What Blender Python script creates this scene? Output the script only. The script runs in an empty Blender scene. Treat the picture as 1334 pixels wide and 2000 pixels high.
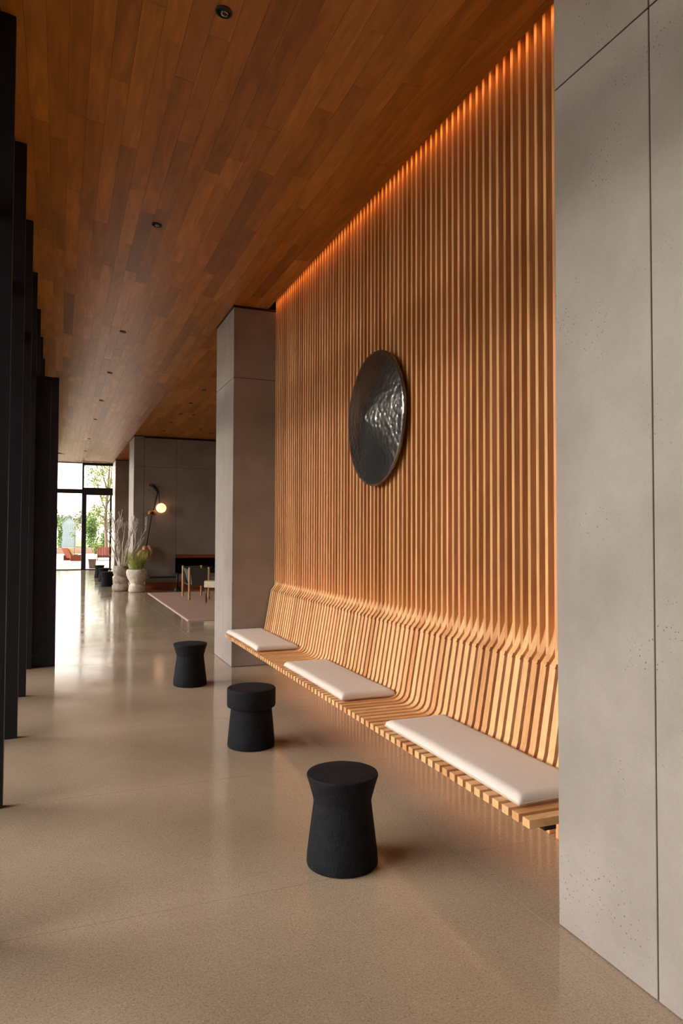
import bpy, bmesh, math, random
from mathutils import Matrix, Vector

random.seed(7)
S = bpy.context.scene
COL = S.collection

# ------------------------------------------------------------------ camera
cam_data = bpy.data.cameras.new('camera')
cam_data.sensor_fit = 'VERTICAL'
cam_data.sensor_height = 36.0
cam_data.lens = 1379.5 * 36.0 / 2000.0
cam_data.clip_end = 500
cam = bpy.data.objects.new('camera', cam_data)
COL.objects.link(cam)
_r = (0.92881554, -0.37052796, 0.00327476)
_u = (-0.01424265, -0.02686853, 0.99953751)
_f = (0.37026861, 0.92843261, 0.03023321)
cam.matrix_world = Matrix(((_r[0], _u[0], -_f[0], 0.0),
                           (_r[1], _u[1], -_f[1], 0.0),
                           (_r[2], _u[2], -_f[2], 1.6),
                           (0, 0, 0, 1)))
S.camera = cam

# ------------------------------------------------------------------ sky and exposure
S.view_settings.view_transform = 'Standard'
S.view_settings.look = 'None'
S.view_settings.gamma = 1.0
S.view_settings.use_curve_mapping = False
S.view_settings.exposure = 0.0
SKY_STRENGTH = 10.2
world = bpy.data.worlds.new('sky')
S.world = world
world.use_nodes = True
wn, wl = world.node_tree.nodes, world.node_tree.links
wn.clear()
w_out = wn.new('ShaderNodeOutputWorld')
w_bg = wn.new('ShaderNodeBackground')
w_tc = wn.new('ShaderNodeTexCoord')
w_sep = wn.new('ShaderNodeSeparateXYZ')
w_ramp = wn.new('ShaderNodeValToRGB')
w_ramp.color_ramp.elements[0].position = 0.0
w_ramp.color_ramp.elements[0].color = (1.0, 0.88, 0.75, 1)
w_ramp.color_ramp.elements[1].position = 0.7
w_ramp.color_ramp.elements[1].color = (0.80, 0.86, 1.0, 1)
_e = w_ramp.color_ramp.elements.new(0.25)
_e.color = (1.0, 0.94, 0.90, 1)
wl.new(w_tc.outputs['Generated'], w_sep.inputs[0])
wl.new(w_sep.outputs['Z'], w_ramp.inputs[0])
# evening sky: brightest round the low veiled sun, which stands out to the left of the hall
SUN_DIR = (-0.91, 0.37, 0.18)
w_dot = wn.new('ShaderNodeVectorMath')
w_dot.operation = 'DOT_PRODUCT'
w_dot.inputs[1].default_value = SUN_DIR
wl.new(w_tc.outputs['Generated'], w_dot.inputs[0])
w_glow = wn.new('ShaderNodeMapRange')
w_glow.interpolation_type = 'SMOOTHSTEP'
w_glow.inputs['From Min'].default_value = 0.2
w_glow.inputs['From Max'].default_value = 1.0
w_glow.inputs['To Min'].default_value = 0.15
w_glow.inputs['To Max'].default_value = 2.2
wl.new(w_dot.outputs['Value'], w_glow.inputs['Value'])
w_mul = wn.new('ShaderNodeVectorMath')
w_mul.operation = 'SCALE'
wl.new(w_ramp.outputs[0], w_mul.inputs[0])
wl.new(w_glow.outputs[0], w_mul.inputs['Scale'])
wl.new(w_mul.outputs[0], w_bg.inputs['Color'])
w_bg.inputs['Strength'].default_value = SKY_STRENGTH
wl.new(w_bg.outputs[0], w_out.inputs['Surface'])

# light strip hidden above the slatted wall, in the gap behind the ceiling edge
COVE_POWER = 5.0
ld = bpy.data.lights.new('cove_light', 'AREA')
ld.shape = 'RECTANGLE'
ld.size = 5.9
ld.size_y = 0.03
ld.energy = COVE_POWER
ld.color = (1.0, 0.40, 0.12)
lo = bpy.data.objects.new('cove_light', ld)
COL.objects.link(lo)
lo.location = (2.40, 5.40, 4.52)
# local x along world Y, local -z pointing down and slightly to the wall
zdir = Vector((-0.80, 0, 0.60)).normalized()
ld.spread = math.radians(110)
xdir = Vector((0, 1, 0))
ydir = zdir.cross(xdir)
lo.matrix_world = Matrix(((xdir.x, ydir.x, zdir.x, 2.375), (xdir.y, ydir.y, zdir.y, 5.40), (xdir.z, ydir.z, zdir.z, 4.455), (0, 0, 0, 1)))

# unseen warm lamp added under the seat to tint the niche floor
BENCH_POWER = 5.0
l2 = bpy.data.lights.new('added_bench_light', 'AREA')
l2.shape = 'RECTANGLE'
l2.size = 5.6
l2.size_y = 0.03
l2.energy = BENCH_POWER
l2.color = (1.0, 0.55, 0.28)
lo2 = bpy.data.objects.new('added_bench_light', l2)
COL.objects.link(lo2)
z2 = Vector((-0.78, 0, 0.62)).normalized()
y2 = z2.cross(xdir)
lo2.matrix_world = Matrix(((xdir.x, y2.x, z2.x, 2.14), (xdir.y, y2.y, z2.y, 5.40), (xdir.z, y2.z, z2.z, 0.335), (0, 0, 0, 1)))

S.cycles.use_denoising = True
S.cycles.max_bounces = 10
S.cycles.diffuse_bounces = 6
S.cycles.glossy_bounces = 5
S.cycles.transparent_max_bounces = 24
S.cycles.sample_clamp_indirect = 12.0
S.cycles.caustics_reflective = False
S.cycles.caustics_refractive = False

# ------------------------------------------------------------------ materials
def new_mat(name):
    m = bpy.data.materials.new(name)
    m.use_nodes = True
    nt = m.node_tree
    return m, nt, nt.nodes['Principled BSDF']

def N(nt, kind, **kw):
    n = nt.nodes.new(kind)
    for k, v in kw.items():
        setattr(n, k, v)
    return n

def ramp(nt, stops):
    r = N(nt, 'ShaderNodeValToRGB')
    el = r.color_ramp.elements
    el[0].position, el[0].color = stops[0][0], (*stops[0][1], 1)
    el[1].position, el[1].color = stops[-1][0], (*stops[-1][1], 1)
    for p, c in stops[1:-1]:
        e = el.new(p)
        e.color = (*c, 1)
    return r

def mul(nt, a, b, fac=1.0, mode='MULTIPLY'):
    m = N(nt, 'ShaderNodeMix', data_type='RGBA', blend_type=mode)
    m.inputs['Factor'].default_value = fac
    nt.links.new(a, m.inputs[6])
    nt.links.new(b, m.inputs[7])
    return m.outputs[2]

def plain(name, col, rough=0.5, metal=0.0, noise=0.0, nscale=20.0, bump=0.0, bscale=60.0, spec=0.5):
    m, nt, b = new_mat(name)
    b.inputs['Base Color'].default_value = (*col, 1)
    b.inputs['Roughness'].default_value = rough
    b.inputs['Metallic'].default_value = metal
    b.inputs['Specular IOR Level'].default_value = spec
    tc = N(nt, 'ShaderNodeTexCoord')
    if noise > 0:
        n = N(nt, 'ShaderNodeTexNoise')
        n.inputs['Scale'].default_value = nscale
        n.inputs['Detail'].default_value = 5
        nt.links.new(tc.outputs['Object'], n.inputs['Vector'])
        r = ramp(nt, [(0.3, tuple(c * (1 - noise) for c in col)), (0.7, tuple(min(1, c * (1 + noise)) for c in col))])
        nt.links.new(n.outputs['Fac'], r.inputs[0])
        nt.links.new(r.outputs[0], b.inputs['Base Color'])
    if bump > 0:
        n2 = N(nt, 'ShaderNodeTexNoise')
        n2.inputs['Scale'].default_value = bscale
        n2.inputs['Detail'].default_value = 6
        nt.links.new(tc.outputs['Object'], n2.inputs['Vector'])
        bp = N(nt, 'ShaderNodeBump')
        bp.inputs['Strength'].default_value = bump
        bp.inputs['Distance'].default_value = 0.01
        nt.links.new(n2.outputs['Fac'], bp.inputs['Height'])
        nt.links.new(bp.outputs[0], b.inputs['Normal'])
    return m

def wood(name, stops, stretch, rough=0.45, spec=0.4, use_attr=False, grain=0.35, per_object=True, coat=0.0):
    """Wood with a tone per piece and grain stretched along one axis."""
    m, nt, b = new_mat(name)
    L = nt.links
    b.inputs['Roughness'].default_value = rough
    b.inputs['Specular IOR Level'].default_value = spec
    b.inputs['Coat Weight'].default_value = coat
    if use_attr:
        at = N(nt, 'ShaderNodeAttribute', attribute_name='tone')
        rnd = at.outputs['Fac']
        vec_src = N(nt, 'ShaderNodeNewGeometry').outputs['Position']
    else:
        rnd = N(nt, 'ShaderNodeObjectInfo').outputs['Random']
        vec_src = N(nt, 'ShaderNodeTexCoord').outputs['Object']
    r = ramp(nt, stops)
    L.new(rnd, r.inputs[0])
    off = N(nt, 'ShaderNodeMath', operation='MULTIPLY')
    L.new(rnd, off.inputs[0])
    off.inputs[1].default_value = 37.0
    comb = N(nt, 'ShaderNodeCombineXYZ')
    for i in range(3):
        L.new(off.outputs[0], comb.inputs[i])
    add = N(nt, 'ShaderNodeVectorMath', operation='ADD')
    L.new(vec_src, add.inputs[0])
    L.new(comb.outputs[0], add.inputs[1])
    mp = N(nt, 'ShaderNodeMapping')
    mp.inputs['Scale'].default_value = stretch
    L.new(add.outputs[0], mp.inputs['Vector'])
    n1 = N(nt, 'ShaderNodeTexNoise')
    n1.inputs['Scale'].default_value = 1.0
    n1.inputs['Detail'].default_value = 6
    n1.inputs['Distortion'].default_value = 1.2
    L.new(mp.outputs[0], n1.inputs['Vector'])
    n2 = N(nt, 'ShaderNodeTexNoise')
    n2.inputs['Scale'].default_value = 5.0
    n2.inputs['Detail'].default_value = 4
    L.new(mp.outputs[0], n2.inputs['Vector'])
    g1 = ramp(nt, [(0.35, (1 - grain,) * 3), (0.65, (1 + grain * 0.35,) * 3)])
    L.new(n1.outputs['Fac'], g1.inputs[0])
    g2 = ramp(nt, [(0.35, (1 - grain * 0.5,) * 3), (0.6, (1.0,) * 3)])
    L.new(n2.outputs['Fac'], g2.inputs[0])
    c = mul(nt, r.outputs[0], g1.outputs[0])
    c = mul(nt, c, g2.outputs[0])
    L.new(c, b.inputs['Base Color'])
    bp = N(nt, 'ShaderNodeBump')
    bp.inputs['Strength'].default_value = 0.12
    bp.inputs['Distance'].default_value = 0.002
    L.new(n2.outputs['Fac'], bp.inputs['Height'])
    L.new(bp.outputs[0], b.inputs['Normal'])
    return m

def concrete(name, c1, c2, rough=0.42):
    m, nt, b = new_mat(name)
    L = nt.links
    tc = N(nt, 'ShaderNodeNewGeometry').outputs['Position']
    n1 = N(nt, 'ShaderNodeTexNoise')
    n1.inputs['Scale'].default_value = 2.2
    n1.inputs['Detail'].default_value = 7
    n1.inputs['Roughness'].default_value = 0.6
    L.new(tc, n1.inputs['Vector'])
    r = ramp(nt, [(0.3, c1), (0.7, c2)])
    L.new(n1.outputs['Fac'], r.inputs[0])
    # small air holes, denser in some places
    v = N(nt, 'ShaderNodeTexVoronoi')
    v.inputs['Scale'].default_value = 55.0
    v.inputs['Randomness'].default_value = 1.0
    L.new(tc, v.inputs['Vector'])
    n3 = N(nt, 'ShaderNodeTexNoise')
    n3.inputs['Scale'].default_value = 3.0
    n3.inputs['Detail'].default_value = 3
    L.new(tc, n3.inputs['Vector'])
    th = N(nt, 'ShaderNodeMapRange')
    th.inputs['From Min'].default_value = 0.42
    th.inputs['From Max'].default_value = 0.72
    th.inputs['To Min'].default_value = 0.0
    th.inputs['To Max'].default_value = 0.26
    L.new(n3.outputs['Fac'], th.inputs['Value'])
    wn_ = N(nt, 'ShaderNodeMath', operation='MULTIPLY')
    sepc = N(nt, 'ShaderNodeSeparateColor')
    L.new(v.outputs['Color'], sepc.inputs[0])
    L.new(sepc.outputs[0], wn_.inputs[0])
    L.new(th.outputs[0], wn_.inputs[1])
    lt = N(nt, 'ShaderNodeMath', operation='LESS_THAN')
    L.new(v.outputs['Distance'], lt.inputs[0])
    L.new(wn_.outputs[0], lt.inputs[1])
    hole = N(nt, 'ShaderNodeMix', data_type='RGBA', blend_type='MIX')
    L.new(lt.outputs[0], hole.inputs['Factor'])
    L.new(r.outputs[0], hole.inputs[6])
    hole.inputs[7].default_value = (c1[0] * 0.55, c1[1] * 0.5, c1[2] * 0.45, 1)
    # fine grain
    n4 = N(nt, 'ShaderNodeTexNoise')
    n4.inputs['Scale'].default_value = 140.0
    n4.inputs['Detail'].default_value = 3
    L.new(tc, n4.inputs['Vector'])
    g = ramp(nt, [(0.3, (0.94,) * 3), (0.7, (1.03,) * 3)])
    L.new(n4.outputs['Fac'], g.inputs[0])
    L.new(mul(nt, hole.outputs[2], g.outputs[0]), b.inputs['Base Color'])
    b.inputs['Roughness'].default_value = rough
    b.inputs['Specular IOR Level'].default_value = 0.4
    bp = N(nt, 'ShaderNodeBump')
    bp.inputs['Strength'].default_value = 0.25
    bp.inputs['Distance'].default_value = 0.003
    inv = N(nt, 'ShaderNodeMath', operation='SUBTRACT')
    inv.inputs[0].default_value = 1.0
    L.new(lt.outputs[0], inv.inputs[1])
    L.new(inv.outputs[0], bp.inputs['Height'])
    L.new(bp.outputs[0], b.inputs['Normal'])
    return m

def floor_material():
    m, nt, b = new_mat('polished_concrete')
    L = nt.links
    pos = N(nt, 'ShaderNodeNewGeometry').outputs['Position']
    n1 = N(nt, 'ShaderNodeTexNoise')
    n1.inputs['Scale'].default_value = 0.8
    n1.inputs['Detail'].default_value = 6
    n1.inputs['Roughness'].default_value = 0.62
    L.new(pos, n1.inputs['Vector'])
    r1 = ramp(nt, [(0.3, (0.335, 0.235, 0.152)), (0.7, (0.43, 0.315, 0.21))])
    L.new(n1.outputs['Fac'], r1.inputs[0])
    n2 = N(nt, 'ShaderNodeTexNoise')
    n2.inputs['Scale'].default_value = 120.0
    n2.inputs['Detail'].default_value = 4
    n2.inputs['Roughness'].default_value = 0.7
    L.new(pos, n2.inputs['Vector'])
    r2 = ramp(nt, [(0.36, (0.72, 0.70, 0.68)), (0.5, (1.0, 1.0, 1.0)), (0.66, (1.2, 1.18, 1.15))])
    L.new(n2.outputs['Fac'], r2.inputs[0])
    v = N(nt, 'ShaderNodeTexVoronoi')
    v.inputs['Scale'].default_value = 170.0
    L.new(pos, v.inputs['Vector'])
    sp = N(nt, 'ShaderNodeSeparateColor')
    L.new(v.outputs['Color'], sp.inputs[0])
    r3 = ramp(nt, [(0.0, (0.72, 0.70, 0.68)), (0.12, (1.0, 1.0, 1.0)), (0.9, (1.0, 1.0, 1.0)), (1.0, (1.25, 1.22, 1.18))])
    L.new(sp.outputs[0], r3.inputs[0])
    c = mul(nt, r1.outputs[0], r2.outputs[0], 0.8)
    c = mul(nt, c, r3.outputs[0], 0.8)
    L.new(c, b.inputs['Base Color'])
    n5 = N(nt, 'ShaderNodeTexNoise')
    n5.inputs['Scale'].default_value = 2.2
    n5.inputs['Detail'].default_value = 4
    L.new(pos, n5.inputs['Vector'])
    rr = N(nt, 'ShaderNodeMapRange')
    rr.inputs['From Min'].default_value = 0.3
    rr.inputs['From Max'].default_value = 0.7
    rr.inputs['To Min'].default_value = 0.07
    rr.inputs['To Max'].default_value = 0.15
    L.new(n5.outputs['Fac'], rr.inputs['Value'])
    L.new(rr.outputs[0], b.inputs['Roughness'])
    b.inputs['Specular IOR Level'].default_value = 0.5
    n6 = N(nt, 'ShaderNodeTexNoise')
    n6.inputs['Scale'].default_value = 5.0
    n6.inputs['Detail'].default_value = 2
    L.new(pos, n6.inputs['Vector'])
    bp = N(nt, 'ShaderNodeBump')
    bp.inputs['Strength'].default_value = 0.02
    bp.inputs['Distance'].default_value = 0.01
    L.new(n6.outputs['Fac'], bp.inputs['Height'])
    L.new(bp.outputs[0], b.inputs['Normal'])
    return m

def glass_material(name='clear_glass', tint=(0.94, 0.96, 0.95)):
    m, nt, b = new_mat(name)
    L = nt.links
    out = nt.nodes['Material Output']
    nt.nodes.remove(b)
    tr = N(nt, 'ShaderNodeBsdfTransparent')
    tr.inputs['Color'].default_value = (*tint, 1)
    gl = N(nt, 'ShaderNodeBsdfGlossy')
    gl.inputs['Roughness'].default_value = 0.01
    fr = N(nt, 'ShaderNodeFresnel')
    fr.inputs['IOR'].default_value = 1.45
    mx = N(nt, 'ShaderNodeMixShader')
    L.new(fr.outputs[0], mx.inputs[0])
    L.new(tr.outputs[0], mx.inputs[1])
    L.new(gl.outputs[0], mx.inputs[2])
    L.new(mx.outputs[0], out.inputs['Surface'])
    return m

def emit(name, col, strength):
    m, nt, b = new_mat(name)
    b.inputs['Base Color'].default_value = (*col, 1)
    b.inputs['Emission Color'].default_value = (*col, 1)
    b.inputs['Emission Strength'].default_value = strength
    return m

M = {}
M['plank'] = wood('ceiling_wood', [(0.0, (0.31, 0.115, 0.024)), (0.08, (0.47, 0.168, 0.022)), (0.5, (0.55, 0.200, 0.026)), (0.92, (0.65, 0.25, 0.035)), (1.0, (0.74, 0.31, 0.055))],
                  (9, 1.1, 9), rough=0.34, spec=0.4, use_attr=True, grain=0.26)
M['slat'] = wood('slat_wood', [(0.0, (0.54, 0.22, 0.075)), (0.3, (0.66, 0.31, 0.115)), (0.7, (0.72, 0.38, 0.155)), (1.0, (0.76, 0.35, 0.155))],
                 (18, 18, 1.4), rough=0.42, spec=0.4, grain=0.18)
M['bench'] = wood('bench_wood', [(0.0, (0.62, 0.28, 0.110)), (0.3, (0.72, 0.38, 0.160)), (0.7, (0.78, 0.45, 0.200)), (1.0, (0.80, 0.40, 0.190))],
                  (8, 40, 8), rough=0.42, spec=0.4, grain=0.16)
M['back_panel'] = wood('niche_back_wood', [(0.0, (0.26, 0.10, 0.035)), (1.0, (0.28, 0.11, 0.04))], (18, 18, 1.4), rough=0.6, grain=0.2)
M['concrete'] = concrete('cast_concrete', (0.262, 0.219, 0.187), (0.352, 0.300, 0.262))
M['joint'] = plain('joint_shadow', (0.030, 0.022, 0.018), 0.9)
M['floor'] = floor_material()
M['grout'] = plain('floor_joint', (0.42, 0.33, 0.24), 0.7)
M['black'] = plain('black_metal', (0.012, 0.010, 0.013), 0.38, 0.0, 0.2, 3.0, spec=0.35)
M['black2'] = plain('black_frame', (0.016, 0.013, 0.016), 0.45)
M['glass'] = glass_material()
M['tinted'] = glass_material('bronze_tinted_glass', (0.93, 0.92, 0.90))
M['stool'] = plain('charcoal_concrete', (0.0062, 0.0054, 0.0072), 0.8, 0, 0.5, 22.0, 0.5, 90.0, spec=0.2)
M['cushion'] = plain('cream_linen', (0.66, 0.565, 0.485), 0.9, 0, 0.03, 60, 0.10, 400, spec=0.15)
M['piping'] = plain('cream_piping', (0.58, 0.49, 0.41), 0.9)
M['led'] = emit('amber_light_strip', (1.0, 0.40, 0.12), 6.0)
M['rug'] = plain('terracotta_weave', (0.36, 0.215, 0.155), 0.95, 0, 0.10, 160, 0.25, 300, spec=0.1)
M['rug_edge'] = plain('rug_binding', (0.50, 0.34, 0.26), 0.95)
M['stoneA'] = plain('cream_stone', (0.62, 0.52, 0.42), 0.9, 0, 0.22, 12, 1.0, 22, spec=0.2)
M['stoneB'] = plain('grey_stone', (0.36, 0.285, 0.23), 0.92, 0, 0.3, 12, 1.0, 18, spec=0.2)
M['branch'] = plain('bleached_branch', (0.78, 0.70, 0.62), 0.8, 0, 0.2, 20)
M['grass'] = plain('feather_grass', (0.42, 0.46, 0.10), 0.7, 0, 0.3, 9)
M['plume'] = plain('wheat_plume', (0.62, 0.40, 0.20), 0.8)
M['soil'] = plain('soil', (0.06, 0.045, 0.03), 0.95)
M['post'] = wood('oak_post', [(0, (0.50, 0.24, 0.11)), (1, (0.58, 0.30, 0.14))], (20, 20, 2), grain=0.15)
M['sling'] = plain('sage_canvas', (0.055, 0.054, 0.040), 0.85, 0, 0.15, 50)
M['slab'] = plain('pale_oak_slab', (0.56, 0.46, 0.30), 0.6, 0, 0.1, 12)
M['red_wood'] = wood('red_timber', [(0, (0.36, 0.085, 0.03)), (1, (0.42, 0.11, 0.04))], (3, 20, 20), grain=0.3)
M['dark_pad'] = plain('dark_pad', (0.025, 0.020, 0.018), 0.85)
M['soot_dark'] = plain('soot_and_dark_fill', (0.015, 0.010, 0.008), 0.9)  # firebox soot and cove lining; in the lamp rings it paints shade
M['log'] = plain('fire_log', (0.11, 0.05, 0.025), 0.9, 0, 0.4, 20)
M['globe'] = emit('glowing_stone_globe', (1.0, 0.60, 0.32), 1.7)
M['burl'] = plain('burl_wood', (0.46, 0.20, 0.075), 0.55, 0, 0.35, 18, 0.3, 25)
M['rope'] = plain('black_rope', (0.012, 0.009, 0.008), 0.8)
M['paving'] = plain('dark_paving', (0.15, 0.125, 0.10), 0.9, 0, 0.2, 4)
M['gravel'] = plain('tan_gravel', (0.44, 0.32, 0.22), 0.95, 0, 0.2, 4, 0.3, 30)
M['lawn'] = plain('lawn_green', (0.20, 0.24, 0.07), 0.95, 0, 0.3, 3)
M['low_wall'] = plain('sandstone', (0.52, 0.38, 0.27), 0.9, 0, 0.12, 5)
M['leaf'] = plain('tree_leaf', (0.20, 0.28, 0.05), 0.6, 0, 0.35, 0.9)
M['leaf2'] = plain('shrub_leaf', (0.13, 0.24, 0.05), 0.6, 0, 0.4, 0.8)
M['hedge'] = plain('far_hedge', (0.20, 0.21, 0.12), 0.8, 0, 0.3, 0.6)
M['bark'] = plain('tree_bark', (0.22, 0.15, 0.11), 0.9, 0, 0.25, 9)
M['metal_shed'] = plain('pale_blue_metal', (0.55, 0.62, 0.74), 0.45, 0, 0.06, 2)
M['rust'] = plain('rust_red_wood', (0.22, 0.045, 0.018), 0.6, 0, 0.2, 8)
M['pad_yellow'] = plain('straw_cushion', (0.62, 0.50, 0.12), 0.9)
M['planter'] = plain('taupe_planter', (0.19, 0.14, 0.125), 0.8, 0, 0.1, 10)
M['soffit'] = plain('roof_soffit', (0.24, 0.12, 0.05), 0.7, 0, 0.1, 3)
M['roof_edge'] = plain('roof_edge_metal', (0.05, 0.045, 0.04), 0.6)
M['lamp_black'] = plain('downlight_black', (0.01, 0.009, 0.008), 0.35)
M['lens'] = plain('downlight_glint', (0.45, 0.38, 0.30), 0.25, 0.9)  # pale metal that draws the glint in each downlight

def gong_material():
    m, nt, b = new_mat('hammered_bronze')
    L = nt.links
    tc = N(nt, 'ShaderNodeTexCoord')
    n = N(nt, 'ShaderNodeTexNoise')
    n.inputs['Scale'].default_value = 3.0
    n.inputs['Detail'].default_value = 6
    L.new(tc.outputs['Object'], n.inputs['Vector'])
    r = ramp(nt, [(0.3, (0.13, 0.115, 0.105)), (0.7, (0.27, 0.25, 0.235))])
    L.new(n.outputs['Fac'], r.inputs[0])
    L.new(r.outputs[0], b.inputs['Base Color'])
    b.inputs['Metallic'].default_value = 0.9
    b.inputs['Roughness'].default_value = 0.21
    v = N(nt, 'ShaderNodeTexVoronoi', feature='SMOOTH_F1')
    v.inputs['Scale'].default_value = 24.0
    L.new(tc.outputs['Object'], v.inputs['Vector'])
    n2 = N(nt, 'ShaderNodeTexNoise')
    n2.inputs['Scale'].default_value = 9.0
    n2.inputs['Detail'].default_value = 4
    L.new(tc.outputs['Object'], n2.inputs['Vector'])
    ad = N(nt, 'ShaderNodeMath', operation='ADD')
    L.new(v.outputs['Distance'], ad.inputs[0])
    L.new(n2.outputs['Fac'], ad.inputs[1])
    bp = N(nt, 'ShaderNodeBump')
    bp.inputs['Strength'].default_value = 0.35
    bp.inputs['Distance'].default_value = 0.012
    L.new(ad.outputs[0], bp.inputs['Height'])
    L.new(bp.outputs[0], b.inputs['Normal'])
    return m
M['gong'] = gong_material()

# ------------------------------------------------------------------ helpers
class MB:
    """Collects vertices and faces, then links them as one mesh object."""
    def __init__(self):
        self.v, self.f, self.sm, self.tone = [], [], [], []
    def add(self, verts, faces, smooth=False, tone=0.5):
        o = len(self.v)
        self.v += [tuple(p) for p in verts]
        self.f += [tuple(i + o for i in f) for f in faces]
        self.sm += [smooth] * len(faces)
        self.tone += [tone] * len(faces)
        return self
    def box(self, x0, x1, y0, y1, z0, z1, tone=0.5):
        v = [(x0, y0, z0), (x1, y0, z0), (x1, y1, z0), (x0, y1, z0), (x0, y0, z1), (x1, y0, z1), (x1, y1, z1), (x0, y1, z1)]
        return self.add(v, BOXF, False, tone)
    def hexa(self, v, tone=0.5):
        return self.add(v, BOXF, False, tone)
    def lathe(self, prof, n=32, c=(0, 0, 0), smooth=True, wob=None, cap=True):
        """prof: (r, z) from bottom to top about the z axis at c."""
        vs, fs = [], []
        for (r, z) in prof:
            for i in range(n):
                a = 2 * math.pi * i / n
                k = wob(a, z) if wob else 1.0
                vs.append((c[0] + r * k * math.cos(a), c[1] + r * k * math.sin(a), c[2] + z))
        for j in range(len(prof) - 1):
            for i in range(n):
                i2 = (i + 1) % n
                fs.append((j * n + i, j * n + i2, (j + 1) * n + i2, (j + 1) * n + i))
        if cap:
            fs.append(tuple(range(n - 1, -1, -1)))
            fs.append(tuple(range((len(prof) - 1) * n, len(prof) * n)))
        return self.add(vs, fs, smooth)
    def tube(self, pts, radii, n=8, smooth=True):
        pts = [Vector(p) for p in pts]
        if not isinstance(radii, (list, tuple)):
            radii = [radii] * len(pts)
        vs, fs = [], []
        up = Vector((0.13, 0.31, 0.94))
        for k, p in enumerate(pts):
            t = (pts[min(k + 1, len(pts) - 1)] - pts[max(k - 1, 0)]).normalized()
            a = t.cross(up)
            if a.length < 1e-3:
                a = t.cross(Vector((1, 0, 0)))
            a.normalize()
            b = t.cross(a).normalized()
            for i in range(n):
                w = 2 * math.pi * i / n
                vs.append(p + (a * math.cos(w) + b * math.sin(w)) * radii[k])
        for j in range(len(pts) - 1):
            for i in range(n):
                i2 = (i + 1) % n
                fs.append((j * n + i, j * n + i2, (j + 1) * n + i2, (j + 1) * n + i))
        fs.append(tuple(range(n - 1, -1, -1)))
        fs.append(tuple(range((len(pts) - 1) * n, len(pts) * n)))
        return self.add(vs, fs, smooth)
    def build(self, name, mat, parent=None, loc=None, bevel=0.0, kind=None, fixn=True, segs=2):
        origin = Vector(loc) if loc is not None else Vector((0, 0, 0))
        me = bpy.data.meshes.new(name)
        me.from_pydata([tuple(Vector(p) - origin) for p in self.v], [], self.f)
        me.polygons.foreach_set('use_smooth', self.sm)
        at = me.attributes.new('tone', 'FLOAT', 'FACE')
        at.data.foreach_set('value', self.tone)
        if fixn or bevel > 0:
            bm = bmesh.new()
            bm.from_mesh(me)
            if bevel > 0:
                ed = [e for e in bm.edges if len(e.link_faces) == 2 and e.calc_face_angle(0) > 0.5]
                bmesh.ops.bevel(bm, geom=ed, offset=bevel, segments=segs, profile=0.5, affect='EDGES', clamp_overlap=True)
            bmesh.ops.recalc_face_normals(bm, faces=bm.faces)
            bm.to_mesh(me)
            bm.free()
        me.materials.append(mat)
        o = bpy.data.objects.new(name, me)
        COL.objects.link(o)
        o.location = origin
        if parent is not None:
            o.parent = parent
            o.location = origin - Vector(ORIG.get(parent.name, (0, 0, 0)))
        ORIG[o.name] = tuple(origin)
        if kind:
            o['kind'] = kind
        return o

BOXF = [(0, 3, 2, 1), (4, 5, 6, 7), (0, 1, 5, 4), (1, 2, 6, 5), (2, 3, 7, 6), (3, 0, 4, 7)]
ORIG = {}

def empty(name, loc=(0, 0, 0), parent=None):
    o = bpy.data.objects.new(name, None)
    COL.objects.link(o)
    o.empty_display_size = 0.1
    o.location = loc
    if parent is not None:
        o.parent = parent
    ORIG[o.name] = tuple(loc)
    return o

def tag(o, label, cat, group=None, kind=None):
    o['label'] = label
    o['category'] = cat
    if group:
        o['group'] = group
    if kind:
        o['kind'] = kind
    return o

def struct(o, label, cat):
    return tag(o, label, cat, None, 'structure')

def share(src, name, parent, loc):
    """A further object that shows the mesh of src."""
    o = src.copy()
    o.name = name
    COL.objects.link(o)
    o.parent = parent
    o.location = loc
    return o

def copy_tree(root, loc, rz=None):
    r = root.copy()
    COL.objects.link(r)
    r.location = loc
    if rz is not None:
        r.rotation_euler = (0, 0, rz)
    for ch in list(root.children):
        c = ch.copy()
        COL.objects.link(c)
        c.parent = r
        for g in list(ch.children):
            d = g.copy()
            COL.objects.link(d)
            d.parent = c
    return r

# ------------------------------------------------------------------ main measures (metres)
XW = -0.285          # tips of the black window fins
XG = -0.37           # where ceiling and glazing meet
XP = 1.925           # face of the concrete piers
XC = 2.35            # edge of the ceiling before the slatted wall
XS = 2.45            # front of the wall slats
Y0, Y1 = -6.0, 32.2
YN = 0.1             # the left glazing begins here
ZC = 4.36
YV = 29.2            # from here on the ceiling is flat
def zc(x, y=0.0):    # the ceiling rises gently towards the glazing
    if y > YV - 0.001:
        return 4.62
    return ZC + max(0.0, (1.93 - x)) * 0.148

# ------------------------------------------------------------------ floor: slabs with sawn joints
fl = MB().box(-0.9, 6.6, Y0, Y1 + 0.3, -0.12, -0.0012).build('floor', M['grout'])
struct(fl, 'polished grey-brown concrete floor with sawn joints along the hall', 'floor')
xs = [-0.9, 1.88, 4.3, 6.6]
ys = [Y0 + 1.6 - 1.6 + 1.5 * k for k in range(0, 27)]
ys = [-5.9 + 1.5 * k for k in range(0, 27)]
ys[0] = Y0
ys[-1] = Y1 + 0.3
for i in range(len(xs) - 1):
    for j in range(len(ys) - 1):
        g = 0.0016
        MB().box(xs[i] + g, xs[i + 1] - g, ys[j] + g, ys[j + 1] - g, -0.06, 0.0).build('slab', M['floor'], fl)

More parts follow.
